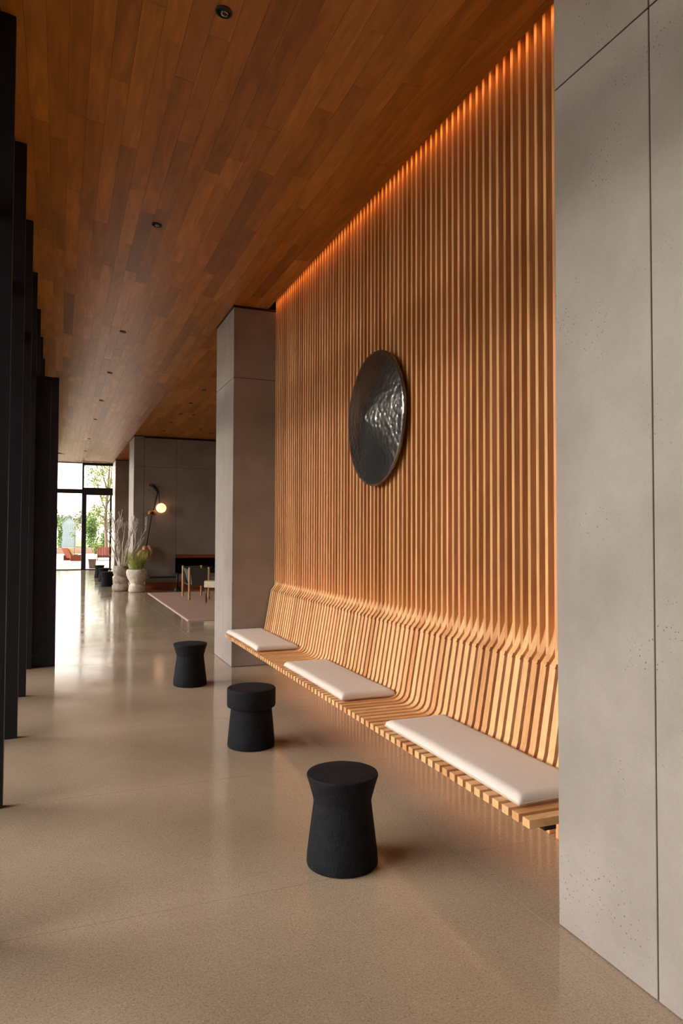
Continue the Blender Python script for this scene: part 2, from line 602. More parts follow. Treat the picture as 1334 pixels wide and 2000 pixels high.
# ------------------------------------------------------------------ ceiling: board with planks
cb = MB()
cb.hexa([(XG, Y0, zc(XG) + 0.022), (1.93, Y0, ZC + 0.022), (1.93, YV, ZC + 0.022), (XG, YV, zc(XG) + 0.022),
         (XG, Y0, zc(XG) + 0.14), (1.93, Y0, ZC + 0.14), (1.93, YV, ZC + 0.14), (XG, YV, zc(XG) + 0.14)])
cb.box(1.93, XC - 0.004, Y0, 9.2, ZC + 0.022, ZC + 0.14)
cb.box(1.93, 6.6, 9.2, YV, ZC + 0.022, ZC + 0.14)
cb.box(XG, 6.6, YV, Y1 + 0.1, 4.642, 4.76)
cb.box(1.93, 6.6, YV - 0.02, YV, ZC, 4.642)
ceil = cb.build('ceiling', M['joint'])
struct(ceil, 'honey-brown timber plank ceiling sloping up towards the windows', 'ceiling')
planks = []
PW = 0.127
def plank_rows(x_start, x_end, ya, yb):
    x = x_start
    while x < x_end - 0.02:
        x2 = min(x + PW, x_end)
        y = ya - random.uniform(0.0, 1.2)
        while y < yb:
            ln = random.choice([0.45, 0.8, 1.2, 1.6, 2.0, 2.3, 2.6])
            a, b_ = max(y, ya), min(y + ln, yb)
            y += ln
            if b_ - a > 0.05:
                planks.append((x, x2, a, b_))
        x += PW
plank_rows(XG, XG + PW * 18 + 0.0, Y0, YV)
plank_rows(XG + PW * 18, XC, Y0, 9.36)
plank_rows(XG + PW * 18, 6.6, 9.36, YV - 0.02)
plank_rows(XG, 3.2, YV, Y1 + 0.05)
def plank_geo(mb, p, tone):
    x0, x1, y0, y1 = p
    g = 0.0007
    x0, x1, y0, y1 = x0 + g, x1 - g, y0 + g, y1 - g
    d = random.uniform(0.0, 0.0015)
    za, zb = zc(x0, y0) + d, zc(x1, y0) + d
    mb.hexa([(x0, y0, za), (x1, y0, zb), (x1, y1, zb), (x0, y1, za), (x0, y0, za + 0.02), (x1, y0, zb + 0.02), (x1, y1, zb + 0.02), (x0, y1, za + 0.02)], tone)
def shown(p):        # how near the camera a plank in view is
    ym = (p[2] + p[3]) / 2
    if p[3] < 2.2 or (p[0] > 2.34 and p[3] < 12.5) or p[0] > 1.93 + 0.17 * (p[3] - 8.0) + 1.0:
        return 1e9
    return math.hypot((p[0] + p[1]) / 2, ym)
planks.sort(key=shown)
rest = MB()
for k, p in enumerate(planks):
    t = random.random()
    if k < 298 and shown(p) < 1e8:
        mb = MB()
        plank_geo(mb, p, t)
        mb.build('plank', M['plank'], ceil, fixn=False)
    else:
        plank_geo(rest, p, t)
rest.build('far_planks', M['plank'], ceil, kind='stuff', fixn=False)

# recessed downlights
def downlight(x, y, label, group):
    t = empty('recessed_downlight', (x, y, zc(x)))
    tag(t, label, 'downlight', group)
    MB().lathe([(0.040, 0.0), (0.047, -0.001), (0.048, -0.006), (0.041, -0.009), (0.038, -0.006), (0.038, 0.0)], 24, cap=False).build('trim_ring', M['lamp_black'], t)
    MB().lathe([(0.0, -0.0035), (0.0385, -0.0035), (0.0385, -0.001), (0.0, -0.001)], 24, cap=False).build('dark_well_disc', M['lamp_black'], t)  # flat black disc in place of a shaded recess
    MB().lathe([(0.012, -0.004), (0.017, -0.0075), (0.020, -0.0075), (0.022, -0.004)], 20, (0.006, 0.010, 0), cap=False).build('glint_ring', M['lens'], t)  # pale off-centre ring set in as the glint of the recess
    if x < 1.93:
        t.rotation_euler = (0, math.atan(0.148), 0)
    for c in t.children:
        c.location = (0, 0, 0)
    return t
_ord = ['nearest of the row', 'second of the row counted from the nearest', 'third of the row counted from the nearest', 'fourth of the row counted from the nearest', 'fifth of the row counted from the nearest',
        'sixth of the row counted from the nearest', 'next to last of the row', 'last of the row, closest to the end glazing']
for (y, w) in zip((3.85, 6.81, 10.66, 13.51, 16.41, 19.23, 23.3, 26.84), _ord):
    downlight(0.815, y, 'small black downlight in the hall ceiling, ' + w, 'downlights along the hall ceiling')
for (x, y, w) in ((2.554, 13.6, 'over the lounge, nearest of them'), (2.554, 15.06, 'over the lounge, second of the line nearest the hall'), (2.867, 16.545, 'over the lounge, above the two armchairs'),
                  (2.568, 16.52, 'over the lounge, third of the line nearest the hall'), (2.548, 17.92, 'over the lounge, fourth of the line nearest the hall'), (2.576, 19.44, 'over the lounge, in front of the wall lamp'),
                  (3.433, 18.77, 'over the lounge, second from the fireplace'), (3.86, 19.48, 'over the lounge, closest to the fireplace')):
    downlight(x, y, 'small black ceiling downlight ' + w, 'downlights in the lounge ceiling')

# ------------------------------------------------------------------ concrete piers and walls
def pier(y0, y1, x1, label, ztop=4.335, split=None, cols=True):
    t = empty('concrete_pier', (XP, y0, 0))
    struct(t, label, 'pier')
    MB().box(XP + 0.02, x1 - 0.02, y0 + 0.02, y1 - 0.02, 0.0, 4.337).build('core', M['joint'], t)
    MB().box(XP - 0.006, x1, y0 - 0.006, y1 + 0.03, 4.338, ZC - 0.0005).build('shadow_gap_trim', M['black2'], t)
    g = 0.003
    zj = 3.481
    ym = split if split else (y0 + y1) / 2
    for (za, zb) in ((0.004, zj - g), (zj + g, ztop)):
        for (ya, yb) in ((y0, ym - g), (ym + g, y1)):
            MB().box(XP, XP + 0.03, ya, yb, za, zb).build('panel', M['concrete'], t, bevel=0.002, segs=1)
        MB().box(XP + 0.03, x1, y0, y0 + 0.03, za, zb).build('panel', M['concrete'], t, bevel=0.002, segs=1)
        MB().box(XP + 0.03, x1, y1 - 0.03, y1, za, zb).build('panel', M['concrete'], t, bevel=0.002, segs=1)
    return t
pier(1.38, 2.403, 2.70, 'large grey concrete pier at the near end of the slatted bench, cropped by the frame', split=1.887)
pier(8.36, 9.36, 2.70, 'slim grey concrete pier at the far end of the slatted bench')
pier(20.69, 22.15, 2.20, 'third concrete pier, its narrow face brightly lit, at the edge of the lounge wall')
pier(27.9, 29.2, 3.2, 'farthest concrete pier, beside the end glazing')

# lounge wall with recess for the fire
YL = 20.69
wl_ = empty('wall_lounge', (0, YL, 0))
struct(wl_, 'grey concrete panel wall of the lounge with a fireplace opening', 'wall')
FX0, FX1, FZ0, FZ1 = 3.11, 5.0, 0.43, 0.975
mbw = MB()
for (a, b_, c, d) in ((2.21, FX0, 0, ZC + 0.02), (FX1, 6.6, 0, ZC + 0.02), (FX0, FX1, 0, FZ0), (FX0, FX1, FZ1, ZC + 0.02)):
    mbw.box(a, b_, YL + 0.035, YL + 0.3, c, d)
mbw.build('core', M['joint'], wl_)
g = 0.004
zj = 3.478
for (a, b_, c, d) in ((2.205, FX0 - g, 0.0, zj - g), (FX0 + g, 4.8, FZ1, zj - g), (4.8 + 2 * g, 6.6, FZ1, zj - g), (FX0 + g, FX1, 0.0, FZ0), (FX1, 6.6, 0.0, FZ1 - 2 * g),
                      (2.205, FX0 - g, zj + g, 4.30), (FX0 + g, 4.8, zj + g, 4.30), (4.8 + 2 * g, 6.6, zj + g, 4.30)):
    MB().box(a, b_, YL + 0.005, YL + 0.04, c, d).build('panel', M['concrete'], wl_)
fb = MB()
fb.box(FX0, FX1, YL + 0.62, YL + 0.66, FZ0, FZ1)
fb.box(FX0 - 0.03, FX0, YL + 0.041, YL + 0.66, FZ0 - 0.03, FZ1 + 0.03)
fb.box(FX1, FX1 + 0.03, YL + 0.041, YL + 0.66, FZ0 - 0.03, FZ1 + 0.03)
fb.box(FX0, FX1, YL + 0.041, YL + 0.66, FZ0 - 0.03, FZ0)
fb.box(FX0, FX1, YL + 0.041, YL + 0.66, FZ1, FZ1 + 0.03)
fb.build('firebox', M['soot_dark'], wl_)
MB().box(FX0, FX1, YL + 0.06, YL + 0.09, FZ1 - 0.10, FZ1 - 0.002).build('lintel_board', M['red_wood'], wl_)

# other walls
w_r = MB().box(XP + 0.04, XP + 0.24, Y0, 1.37, 0, ZC + 0.02).build('wall_right', M['concrete'])
struct(w_r, 'plain concrete wall behind the camera on the bench side', 'wall')
w_ln = MB().box(-0.60, XG, Y0, YN, 0, 4.86).build('wall_left', M['black2'])
struct(w_ln, 'dark solid wall on the window side behind the camera', 'wall')
w_b = MB().box(-0.9, 6.6, Y0 - 0.2, Y0, 0, 4.75).build('wall_back', M['concrete'])
struct(w_b, 'plain concrete wall closing the hall behind the camera', 'wall')
w_l = MB().box(6.6, 6.8, Y0, Y1 + 0.3, 0, ZC + 0.1).build('wall_far_right', M['concrete'])
struct(w_l, 'plain concrete wall on the far side of the lounge', 'wall')
w_n = MB().box(3.2, 6.6, Y1 - 0.1, Y1 + 0.1, 0, 4.64).build('wall_end', M['concrete'])
struct(w_n, 'plain concrete wall beside the end glazing', 'wall')
w_m = MB().box(2.9, 3.1, YL + 2.0, 27.9, 0, ZC + 0.02).build('wall_recess', M['back_panel'])
struct(w_m, 'timber wall of the dark recess beyond the lounge', 'wall')
w_p = MB().box(2.705, 6.6, 9.1, 9.3, 0, ZC + 0.02).build('wall_lounge_near', M['concrete'])
struct(w_p, 'concrete wall between the slatted niche and the lounge', 'wall')

# ------------------------------------------------------------------ slatted wall and bench
P_ = 0.0753
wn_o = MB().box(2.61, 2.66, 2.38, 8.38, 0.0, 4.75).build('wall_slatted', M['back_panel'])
struct(wn_o, 'tall wall of upright timber slats above the long bench', 'wall')
cove = MB().box(XC - 0.02, XC, 2.42, 8.35, ZC + 0.002, 4.74)
cove.box(XC, 2.61, 2.42, 8.35, 4.70, 4.74)
cove.build('cove_lining', M['soot_dark'], wn_o)
FIN_W = 0.0245
GAP = P_ - FIN_W
n_units = 78
y_first = 2.483
fin = None
for k in range(n_units + 1):
    yy = y_first + k * P_ - 0.0265       # near face of the fin
    if yy < 2.42:
        continue
    if fin is None:
        fin = MB().box(0, 0.158, 0, FIN_W, 0.0, 4.66).build('slat', M['slat'], wn_o, bevel=0.0025, segs=1)
        fin.location = (XS, yy, 0)
    else:
        share(fin, 'slat', wn_o, (XS, yy, 0))

def round_path(pts, radii, n=6):
    out = []
    for i, p in enumerate(pts):
        r = radii[i]
        if r <= 0 or i in (0, len(pts) - 1):
            out.append(p)
            continue
        a, b_ = Vector(pts[i - 1]), Vector(pts[i + 1])
        v = Vector(p)
        da, db = (a - v).normalized(), (b_ - v).normalized()
        ang = da.angle(db)
        t = min(r / math.tan(ang / 2), (a - v).length * 0.49, (b_ - v).length * 0.49)
        pa, pb = v + da * t, v + db * t
        for k in range(n + 1):
            u = k / n
            q = pa * (1 - u) ** 2 + v * (2 * u * (1 - u)) + pb * u ** 2
            out.append((q.x, q.y))
    return out
SEAT_Z = 0.403
front = round_path([(1.84, SEAT_Z), (2.312, SEAT_Z), (2.400, 0.912), (2.438, 0.958), (2.466, 1.022), (2.495, 1.105), (2.540, 1.22), (2.578, 1.40), (2.580, 4.60)],
                   [0, 0.085, 0.012, 0.002, 0.3, 0.3, 0.3, 0.3, 0], 4)
def offset_path(path, d):
    out = []
    for i, p in enumerate(path):
        a = Vector(path[max(i - 1, 0)])
        b_ = Vector(path[min(i + 1, len(path) - 1)])
        t = (b_ - a).normalized()
        out.append((p[0] + t.y * d, p[1] - t.x * d))
    return out
back = offset_path(front, 0.036)
back = [(min(x, 2.608), z) for (x, z) in back]
bench = empty('slatted_bench', (1.84, 5.4, 0.367))
tag(bench, 'long built-in bench of curved honey timber slats along the slatted wall', 'bench')
SLAT_W = 0.0485
def bench_slat():
    mb = MB()
    n = len(front)
    vs = []
    for (x, z) in front:
        vs += [(x, 0, z), (x, SLAT_W, z)]
    for (x, z) in back:
        vs += [(x, 0, z), (x, SLAT_W, z)]
    fs = []
    for i in range(n - 1):
        a, b_ = 2 * i, 2 * i + 2
        c, d = 2 * n + 2 * i, 2 * n + 2 * i + 2
        fs += [(a, b_, b_ + 1, a + 1), (c, c + 1, d + 1, d), (a, c, d, b_), (a + 1, b_ + 1, d + 1, c + 1)]
    fs += [(0, 1, 2 * n + 1, 2 * n), (2 * n - 2, 4 * n - 2, 4 * n - 1, 2 * n - 1)]
    mb.add(vs, fs, False)
    return mb
bs = bench_slat().build('slat', M['bench'], bench, bevel=0.0035, segs=2)
for k in range(n_units):
    loc = (-1.84, y_first + k * P_ - 5.4, -0.367)
    if k == 0:
        bs.location = loc
    else:
        share(bs, 'slat', bench, loc)
# dark carrier rail behind the seat and backrest slats
MB().box(1.93, 1.99, 2.50, 8.34, SEAT_Z - 0.062, SEAT_Z - 0.037).box(2.25, 2.31, 2.50, 8.34, SEAT_Z - 0.062, SEAT_Z - 0.037).build('carrier_rail', M['black2'], bench)
added_strip = MB().box(2.125, 2.155, 2.6, 8.2, 0.345, 0.366).build('light_strip', M['black2'])  # unlit fixture body added for the lamp under the seat
tag(added_strip, 'slim dark strip added out of view under the seat of the slatted bench', 'light strip')
led = MB().box(2.352, 2.358, 2.45, 8.33, 4.60, 4.625).build('light_strip', M['led'])
tag(led, 'amber light strip glowing in the gap at the top of the slatted wall', 'light strip')

# ------------------------------------------------------------------ cushions
def cushion(y0, y1, x0, x1, label, thick=0.055):
    base = SEAT_Z + 0.001
    cx, cy = (x0 + x1) / 2, (y0 + y1) / 2
    nx, ny = 16, 30
    lx, ly = (x1 - x0) / 2, (y1 - y0) / 2
    mb = MB()
    top, bot = {}, {}
    vs, fs = [], []
    def edge(u):   # 0 at the rim to 1 inside
        return min(1.0, u)
    def pos(i, j, side):
        u, v = -1 + 2 * i / nx, -1 + 2 * j / ny
        # denser rows near the rim
        u = math.copysign(1 - (1 - abs(u)) ** 1.5, u)
        v = math.copysign(1 - (1 - abs(v)) ** 1.7, v)
        du, dv = (1 - abs(u)) * lx, (1 - abs(v)) * ly
        d = min(du, dv)
        h = min(1.0, (d / 0.035)) 
        h = math.sqrt(max(0.0, 1 - (1 - h) ** 2))
        crown = 0.006 * (1 - u * u) * (1 - v * v)
        # sides pull in a little between the corners
        pull = 0.010
        x = u * (lx - pull * (1 - v * v) * 0.7)
        y = v * (ly - pull * (1 - u * u) * 0.7)
        if side > 0:
            z = base + 0.020 + h * (thick - 0.020) + crown * h + 0.0012 * math.sin(9 * y + 5 * x)
        else:
            z = base + 0.020 - h * 0.020
        return (cx + x, cy + y, z)
    for j in range(ny + 1):
        for i in range(nx + 1):
            top[i, j] = len(vs)
            vs.append(pos(i, j, 1))
    for j in range(ny + 1):
        for i in range(nx + 1):
            if i in (0, nx) or j in (0, ny):
                bot[i, j] = top[i, j]
            else:
                bot[i, j] = len(vs)
                vs.append(pos(i, j, -1))
    for j in range(ny):
        for i in range(nx):
            fs.append((top[i, j], top[i + 1, j], top[i + 1, j + 1], top[i, j + 1]))
            fs.append((bot[i, j], bot[i, j + 1], bot[i + 1, j + 1], bot[i + 1, j]))
    mb.add(vs, fs, True)
    o = mb.build('seat_cushion', M['cushion'], loc=(cx, cy, base))
    tag(o, label, 'cushion', 'cream cushions on the slatted bench')
    # seam welt round the rim
    pts = [pos(i, 0, 1) for i in range(nx + 1)] + [pos(nx, j, 1) for j in range(1, ny + 1)] + [pos(i, ny, 1) for i in range(nx - 1, -1, -1)] + [pos(0, j, 1) for j in range(ny - 1, -1, -1)]
    MB().tube(pts, 0.0028, 6).build('seam', M['piping'], o, loc=(cx, cy, base))
    return o
cushion(6.93, 8.32, 1.852, 2.300, 'cream bench cushion at the far end, against the slim pier')
cushion(4.68, 6.08, 1.872, 2.300, 'cream bench cushion in the middle of the slatted bench')
cushion(2.60, 3.97, 1.872, 2.300, 'largest-looking cream cushion at the near end, cut off by the near pier')

# ------------------------------------------------------------------ bronze disc on the slats
disc_c = Vector((2.385, 5.275, 2.545))
R_ = 0.553
mb = MB()
prof = []
for k in range(25):
    r = R_ * k / 24
    t = r / R_
    h = 0.085 * (1 - t) ** 1.15 + 0.006 * (1 - t * t)
    prof.append((r, h))
vs, fs = [], []
n = 96
def ring(r, h, lip=0.0):
    o = len(vs)
    for i in range(n):
        a = 2 * math.pi * i / n
        k = 1 + 0.004 * math.sin(3 * a + 1) + 0.003 * math.sin(7 * a)
        vs.append((disc_c.x - h + 0.0 * lip, disc_c.y + r * k * math.cos(a), disc_c.z + r * k * math.sin(a)))
    return o
apex = 0
vs.append((disc_c.x - prof[0][1], disc_c.y, disc_c.z))
prev = None
for (r, h) in prof[1:]:
    o = ring(r, h)
    for i in range(n):
        i2 = (i + 1) % n
        if prev is None:
            fs.append((0, o + i2, o + i))
        else:
            fs.append((prev + i, prev + i2, o + i2, o + i))
    prev = o
face_n = len(fs)
for (r, h) in ((R_, -0.022), (R_ - 0.02, -0.022), (R_ - 0.03, -0.010)):
    o = ring(r, h)
    for i in range(n):
        i2 = (i + 1) % n
        fs.append((prev + i, prev + i2, o + i2, o + i))
    prev = o
fs.append(tuple(prev + i for i in range(n)))
mb.add(vs, fs, True)
gong = mb.build('bronze_disc', M['gong'], loc=tuple(disc_c))
tag(gong, 'large round hammered dark metal disc hanging on the slatted wall', 'wall disc')
MB().box(disc_c.x + 0.008, XS - 0.001, disc_c.y - 0.15, disc_c.y + 0.15, disc_c.z - 0.02, disc_c.z + 0.02).build('mount', M['black2'], gong, loc=tuple(disc_c))

# ------------------------------------------------------------------ stools
def stool_profile(kind):
    if kind == 'waist':
        return [(0.160, 0.0), (0.170, 0.004), (0.1735, 0.012), (0.172, 0.05), (0.157, 0.17), (0.1415, 0.292), (0.1405, 0.303), (0.143, 0.318), (0.160, 0.38), (0.1735, 0.422), (0.1740, 0.429), (0.171, 0.4345), (0.165, 0.4365), (0.08, 0.437)]
    return [(0.165, 0.0), (0.175, 0.004), (0.178, 0.012), (0.176, 0.05), (0.165, 0.17), (0.153, 0.288), (0.153, 0.292), (0.168, 0.293), (0.178, 0.298), (0.1825, 0.309), (0.183, 0.42), (0.1825, 0.428), (0.178, 0.4345), (0.171, 0.4365), (0.08, 0.437)]
def chip(seed):
    rnd = random.Random(seed)
    ph = [rnd.uniform(0, 6.28) for _ in range(4)]
    return lambda a, z: 1 + 0.004 * math.sin(2 * a + ph[0]) + 0.002 * math.sin(9 * a + ph[1] + 20 * z) + 0.0015 * math.sin(17 * a + ph[2])
def stool(x, y, kind, label, seed):
    o = MB().lathe(stool_profile(kind), 64, (x, y, 0.0), True, chip(seed)).build('stone_stool', M['stool'], loc=(x, y, 0.0))
    tag(o, label, 'stool', 'charcoal stools')
    # flat shading kept at the sharp turns
    o.data.set_sharp_from_angle(angle=math.radians(38))
    return o
stool(1.300, 3.235, 'waist', 'nearest charcoal stool, waisted like an hourglass, in front of the near cushion', 1)
stool(1.365, 5.250, 'cap', 'charcoal stool with a wide drum-shaped top in front of the middle cushion', 2)
stool(1.300, 7.560, 'waist', 'charcoal hourglass stool standing out from the slim concrete pier', 3)
stool(1.330, 22.17, 'cap', 'distant black stool with drum-shaped top beside the grey stone pot', 4)
stool(1.360, 24.50, 'waist', 'distant black stool, middle one of the three near the end glazing', 5)
stool(1.335, 26.62, 'waist', 'distant black stool closest to the end glazing', 6)

# ------------------------------------------------------------------ glazing on the left: fins, panes, header
win = MB().box(-1.15, XG, YN, Y1, 4.70, 4.84).build('window_1', M['black2'])
struct(win, 'tall glazed wall with deep black fins along the left side of the hall', 'window')
MB().box(-0.60, -0.45, YN, Y1, 0.001, 0.03).build('sill', M['black2'], win)
fin_y = [0.1 + 1.5 * k for k in range(0, 22)]
m0 = None
for y in fin_y:
    if m0 is None:
        m0 = MB().box(-1.15, XW, -0.03, 0.03, 0.0, 4.70).build('mullion', M['black'], win, bevel=0.003, segs=1)
        m0.location = (0, y, 0)
    else:
        share(m0, 'mullion', win, (0, y, 0))
p0 = None
for a in fin_y[:-1]:
    for (z0, z1) in ((0.03, 3.50), (3.60, 4.70)):
        if abs(a - 9.1) < 0.01 and z0 < 1:
            continue
        MB().box(-0.536, -0.524, a + 0.031, a + 1.469, z0, z1).build('pane', M['glass'], win)
    MB().box(-0.62, -0.44, a + 0.031, a + 1.469, 3.50, 3.60).build('transom', M['black2'], win)

# open pivot door
door = empty('door_1', (-0.55, 9.17, 0.0))
struct(door, 'tall black pivot door standing open across the edge of the hall', 'door')
DX0, DX1, DY0, DY1, DZ = -1.10, -0.03, 9.145, 9.195, 3.47
MB().box(DX0, DX1, DY0 + 0.006, DY1 - 0.006, 0.004, DZ - 0.01).build('leaf', M['black'], door)
MB().box(DX1 - 0.09, DX1, DY0, DY1, 0.002, DZ).build('stile', M['black'], door, bevel=0.003, segs=1)
MB().box(DX0, DX0 + 0.09, DY0, DY1, 0.002, DZ).build('stile', M['black'], door, bevel=0.003, segs=1)
MB().box(DX0 + 0.091, DX1 - 0.091, DY0, DY1, 0.002, 0.15).build('rail', M['black'], door)
MB().box(DX0 + 0.091, DX1 - 0.091, DY0, DY1, DZ - 0.12, DZ).build('rail', M['black'], door)

# ------------------------------------------------------------------ end glazing
YE = 32.3
w2 = empty('window_2', (0.9, YE, 0))
struct(w2, 'end glazing with black frame looking out on a bright garden', 'window')
def bar(name, x0, x1, z0, z1, d=0.06):
    return MB().box(x0, x1, YE - d, YE + d, z0, z1).build(name, M['black2'], w2)
bar('mullion', 0.87, 1.055, 0.0, 3.27, 0.08)
bar('mullion', 0.87, 0.945, 3.45, 4.615)
bar('mullion', -0.42, -0.30, 0.0, 4.615)
bar('mullion', 3.10, 3.2, 0.0, 4.615)
bar('transom', -0.30, 0.87, 3.28, 3.46)
bar('transom', 0.87, 3.10, 3.22, 3.53, 0.09)
bar('head', -0.30, 0.87, 4.57, 4.618)
bar('head', 0.945, 3.1, 4.50, 4.618)
bar('sill', -0.42, 3.2, 0.001, 0.035)
for (a, b_, c, d) in ((-0.30, 0.87, 0.035, 3.28), (-0.30, 0.87, 3.46, 4.57), (0.945, 3.10, 3.53, 4.50), (1.055, 3.10, 0.035, 3.22)):
    MB().box(a, b_, YE - 0.006, YE + 0.006, c, d).build('pane', M['tinted'], w2)
# glass door leaf folded open on the right
d2 = empty('door_2', (2.05, YE - 0.1, 0))
struct(d2, 'narrow-framed glass door standing open at the end glazing', 'door')
MB().box(1.955, 1.995, YE - 0.98, YE - 0.94, 0.01, 3.2).build('stile', M['black2'], d2)
MB().box(2.045, 2.085, YE - 0.14, YE - 0.10, 0.01, 3.2).build('stile', M['black2'], d2)
MB().hexa([(1.995, YE - 0.965, 0.01), (2.003, YE - 0.97, 0.01), (2.053, YE - 0.13, 0.01), (2.045, YE - 0.125, 0.01),
           (1.995, YE - 0.965, 3.2), (2.003, YE - 0.97, 3.2), (2.053, YE - 0.13, 3.2), (2.045, YE - 0.125, 3.2)]).build('pane', M['glass'], d2)

# ------------------------------------------------------------------ lounge: rug, armchairs, side table, hearth bench, lamp
rug = MB().box(2.20, 6.0, 12.98, 19.24, 0.0, 0.012).build('lounge_rug', M['rug'], loc=(4.1, 16.1, 0.0))
tag(rug, 'flat terracotta-brown rug under the lounge armchairs', 'rug')
MB().box(2.185, 2.225, 12.965, 19.255, 0.0, 0.014).box(2.225, 6.0, 12.965, 13.0, 0.0, 0.014).build('binding', M['rug_edge'], rug, loc=(4.1, 16.1, 0.0))

def sheet(path, y0, y1, thick=0.012, nx=6, sag=0.012):
    """A canvas sheet along path (x, z), stretched from y0 to y1, hanging a little in the middle."""
    vs, fs = [], []
    n = nx + 1
    for (x, z) in path:
        for k in range(n):
            t = k / nx
            d = sag * (1 - (2 * t - 1) ** 2)
            vs += [(x - d * 0.6, y0 + (y1 - y0) * t, z - d), (x - d * 0.6 + thick * 0.7, y0 + (y1 - y0) * t, z - d - thick * 0.7)]
    for j in range(len(path) - 1):
        for k in range(nx):
            a = (j * n + k) * 2
            b_ = a + 2 * n
            fs += [(a, a + 2, b_ + 2, b_), (a + 1, b_ + 1, b_ + 3, a + 3)]
        for k in (0, nx):
            a = (j * n + k) * 2
            fs.append((a, a + 2 * n, a + 2 * n + 1, a + 1))
    for j in (0, len(path) - 1):
        for k in range(nx):
            a = (j * n + k) * 2
            fs.append((a, a + 2, a + 3, a + 1))
    return MB().add(vs, fs, True)
ch = empty('lounge_armchair')
tag(ch, 'low armchair of pale wooden posts and dark sage canvas on the rug', 'armchair')
w, d, h = 0.46, 1.06, 0.765
for (x, y) in ((0, 0), (w, 0), (0, d), (w, d)):
    MB().lathe([(0.025, 0), (0.027, 0.006), (0.027, h - 0.01), (0.024, h)], 14, (x, y, 0)).build('leg', M['post'], ch)
for y in (0, d):                      # the two arms, each with a rail and a hanging canvas panel
    MB().tube([(0.02, y, h - 0.035), (w - 0.02, y, h - 0.035)], 0.016, 8).build('arm_rail', M['post'], ch)
    MB().box(0.024, w - 0.024, y - 0.017, y + 0.017, h - 0.075, h - 0.02).build('arm_sleeve', M['sling'], ch, bevel=0.006)
    MB().hexa([(0.07, y - 0.005, 0.31), (w - 0.03, y - 0.005, 0.34), (w - 0.03, y + 0.005, 0.34), (0.07, y + 0.005, 0.31),
               (0.028, y - 0.005, h - 0.07), (w - 0.028, y - 0.005, h - 0.07), (w - 0.028, y + 0.005, h - 0.07), (0.028, y + 0.005, h - 0.07)]).build('side_panel', M['sling'], ch)
for x in (0.03, w - 0.03):
    MB().tube([(x, 0.02, 0.335), (x, d - 0.02, 0.335)], 0.012, 8).build('seat_rail', M['sling'], ch)
MB().tube([(0.0, 0.02, h - 0.06), (0.0, d - 0.02, h - 0.06)], 0.013, 8).build('top_rail', M['sling'], ch)
sheet([(0.0, h - 0.04), (0.03, 0.62), (0.07, 0.48), (0.115, 0.36)], 0.04, d - 0.04).build('backrest', M['sling'], ch)
sheet([(0.10, 0.35), (0.20, 0.325), (0.32, 0.335), (w - 0.02, 0.36)], 0.04, d - 0.04).build('seat', M['sling'], ch)
ch.location = (2.875, 16.93, 0.0145)
ch.rotation_euler = (0, 0, math.radians(-1))

tb = empty('side_table', (3.30, 16.0, 0.0145))
tag(tb, 'small low table with pale wooden slab top in front of the armchairs', 'side table')
MB().hexa([(3.035, 15.93, 0.375), (3.52, 15.55, 0.375), (3.72, 15.85, 0.375), (3.12, 16.28, 0.375),
           (3.035, 15.93, 0.510), (3.52, 15.55, 0.510), (3.72, 15.85, 0.510), (3.12, 16.28, 0.510)]).build('table_top', M['slab'], tb, loc=(3.3, 16.0, 0.0145), bevel=0.006)
for (x, y) in ((3.07, 15.99), (3.5, 15.64), (3.64, 15.84), (3.13, 16.2)):
    MB().tube([(x, y, 0.376), (x + 0.02, y - 0.01, 0.0145)], [0.011, 0.008], 8).build('leg', M['black2'], tb, loc=(3.3, 16.0, 0.0145))

hb = empty('hearth_bench', (2.9, 20.4, 0))
tag(hb, 'built-in hearth bench with concrete edge and dark red timber front', 'bench')
MB().box(2.215, 5.2, 20.20, 20.69, 0.215, 0.335).build('concrete_top', M['concrete'], hb, loc=(2.9, 20.4, 0), bevel=0.003, segs=1)
MB().box(2.225, 5.2, 20.26, 20.69, 0.0, 0.214).build('timber_front', M['red_wood'], hb, loc=(2.9, 20.4, 0))
pad = MB().box(2.33, 3.10, 20.22, 20.66, 0.336, 0.372).build('bench_pad', M['dark_pad'], loc=(2.7, 20.4, 0.336), bevel=0.012)
tag(pad, 'thin dark seat pad lying on the hearth bench', 'pad')
lg = 0
for (x0, x1, y, z, r) in ((3.35, 4.15, 20.93, FZ0 + 0.06, 0.055), (3.45, 4.35, 21.05, FZ0 + 0.06, 0.055), (3.40, 4.25, 20.99, FZ0 + 0.155, 0.05)):
    o = MB().tube([(x0, y, z), ((x0 + x1) / 2, y + 0.01, z + 0.004), (x1, y, z)], [r, r * 1.06, r * 0.95], 10).build('fire_log', M['log'], loc=(x0, y, z))
    tag(o, ['dark split log at the front of the fireplace', 'dark split log at the back of the fireplace', 'dark log lying across the other two in the fireplace'][lg], 'log', 'logs in the fireplace')
    lg += 1
ts = empty('fire_tool_stand', (3.02, 19.75, 0.0))
tag(ts, 'slim black tool stand with weighted base in front of the hearth bench', 'tool stand')
MB().lathe([(0.10, 0), (0.105, 0.01), (0.10, 0.085), (0.06, 0.10), (0.03, 0.115)], 20, (3.02, 19.75, 0.0)).build('base', M['black2'], ts, loc=(3.02, 19.75, 0.0))
MB().tube([(3.02, 19.75, 0.10), (3.03, 19.75, 0.50)], 0.03, 10).build('post', M['black2'], ts, loc=(3.02, 19.75, 0.0))
MB().tube([(2.86, 19.75, 0.46), (3.03, 19.75, 0.49), (3.18, 19.75, 0.47)], 0.012, 8).build('crossbar', M['black2'], ts, loc=(3.02, 19.75, 0.0))

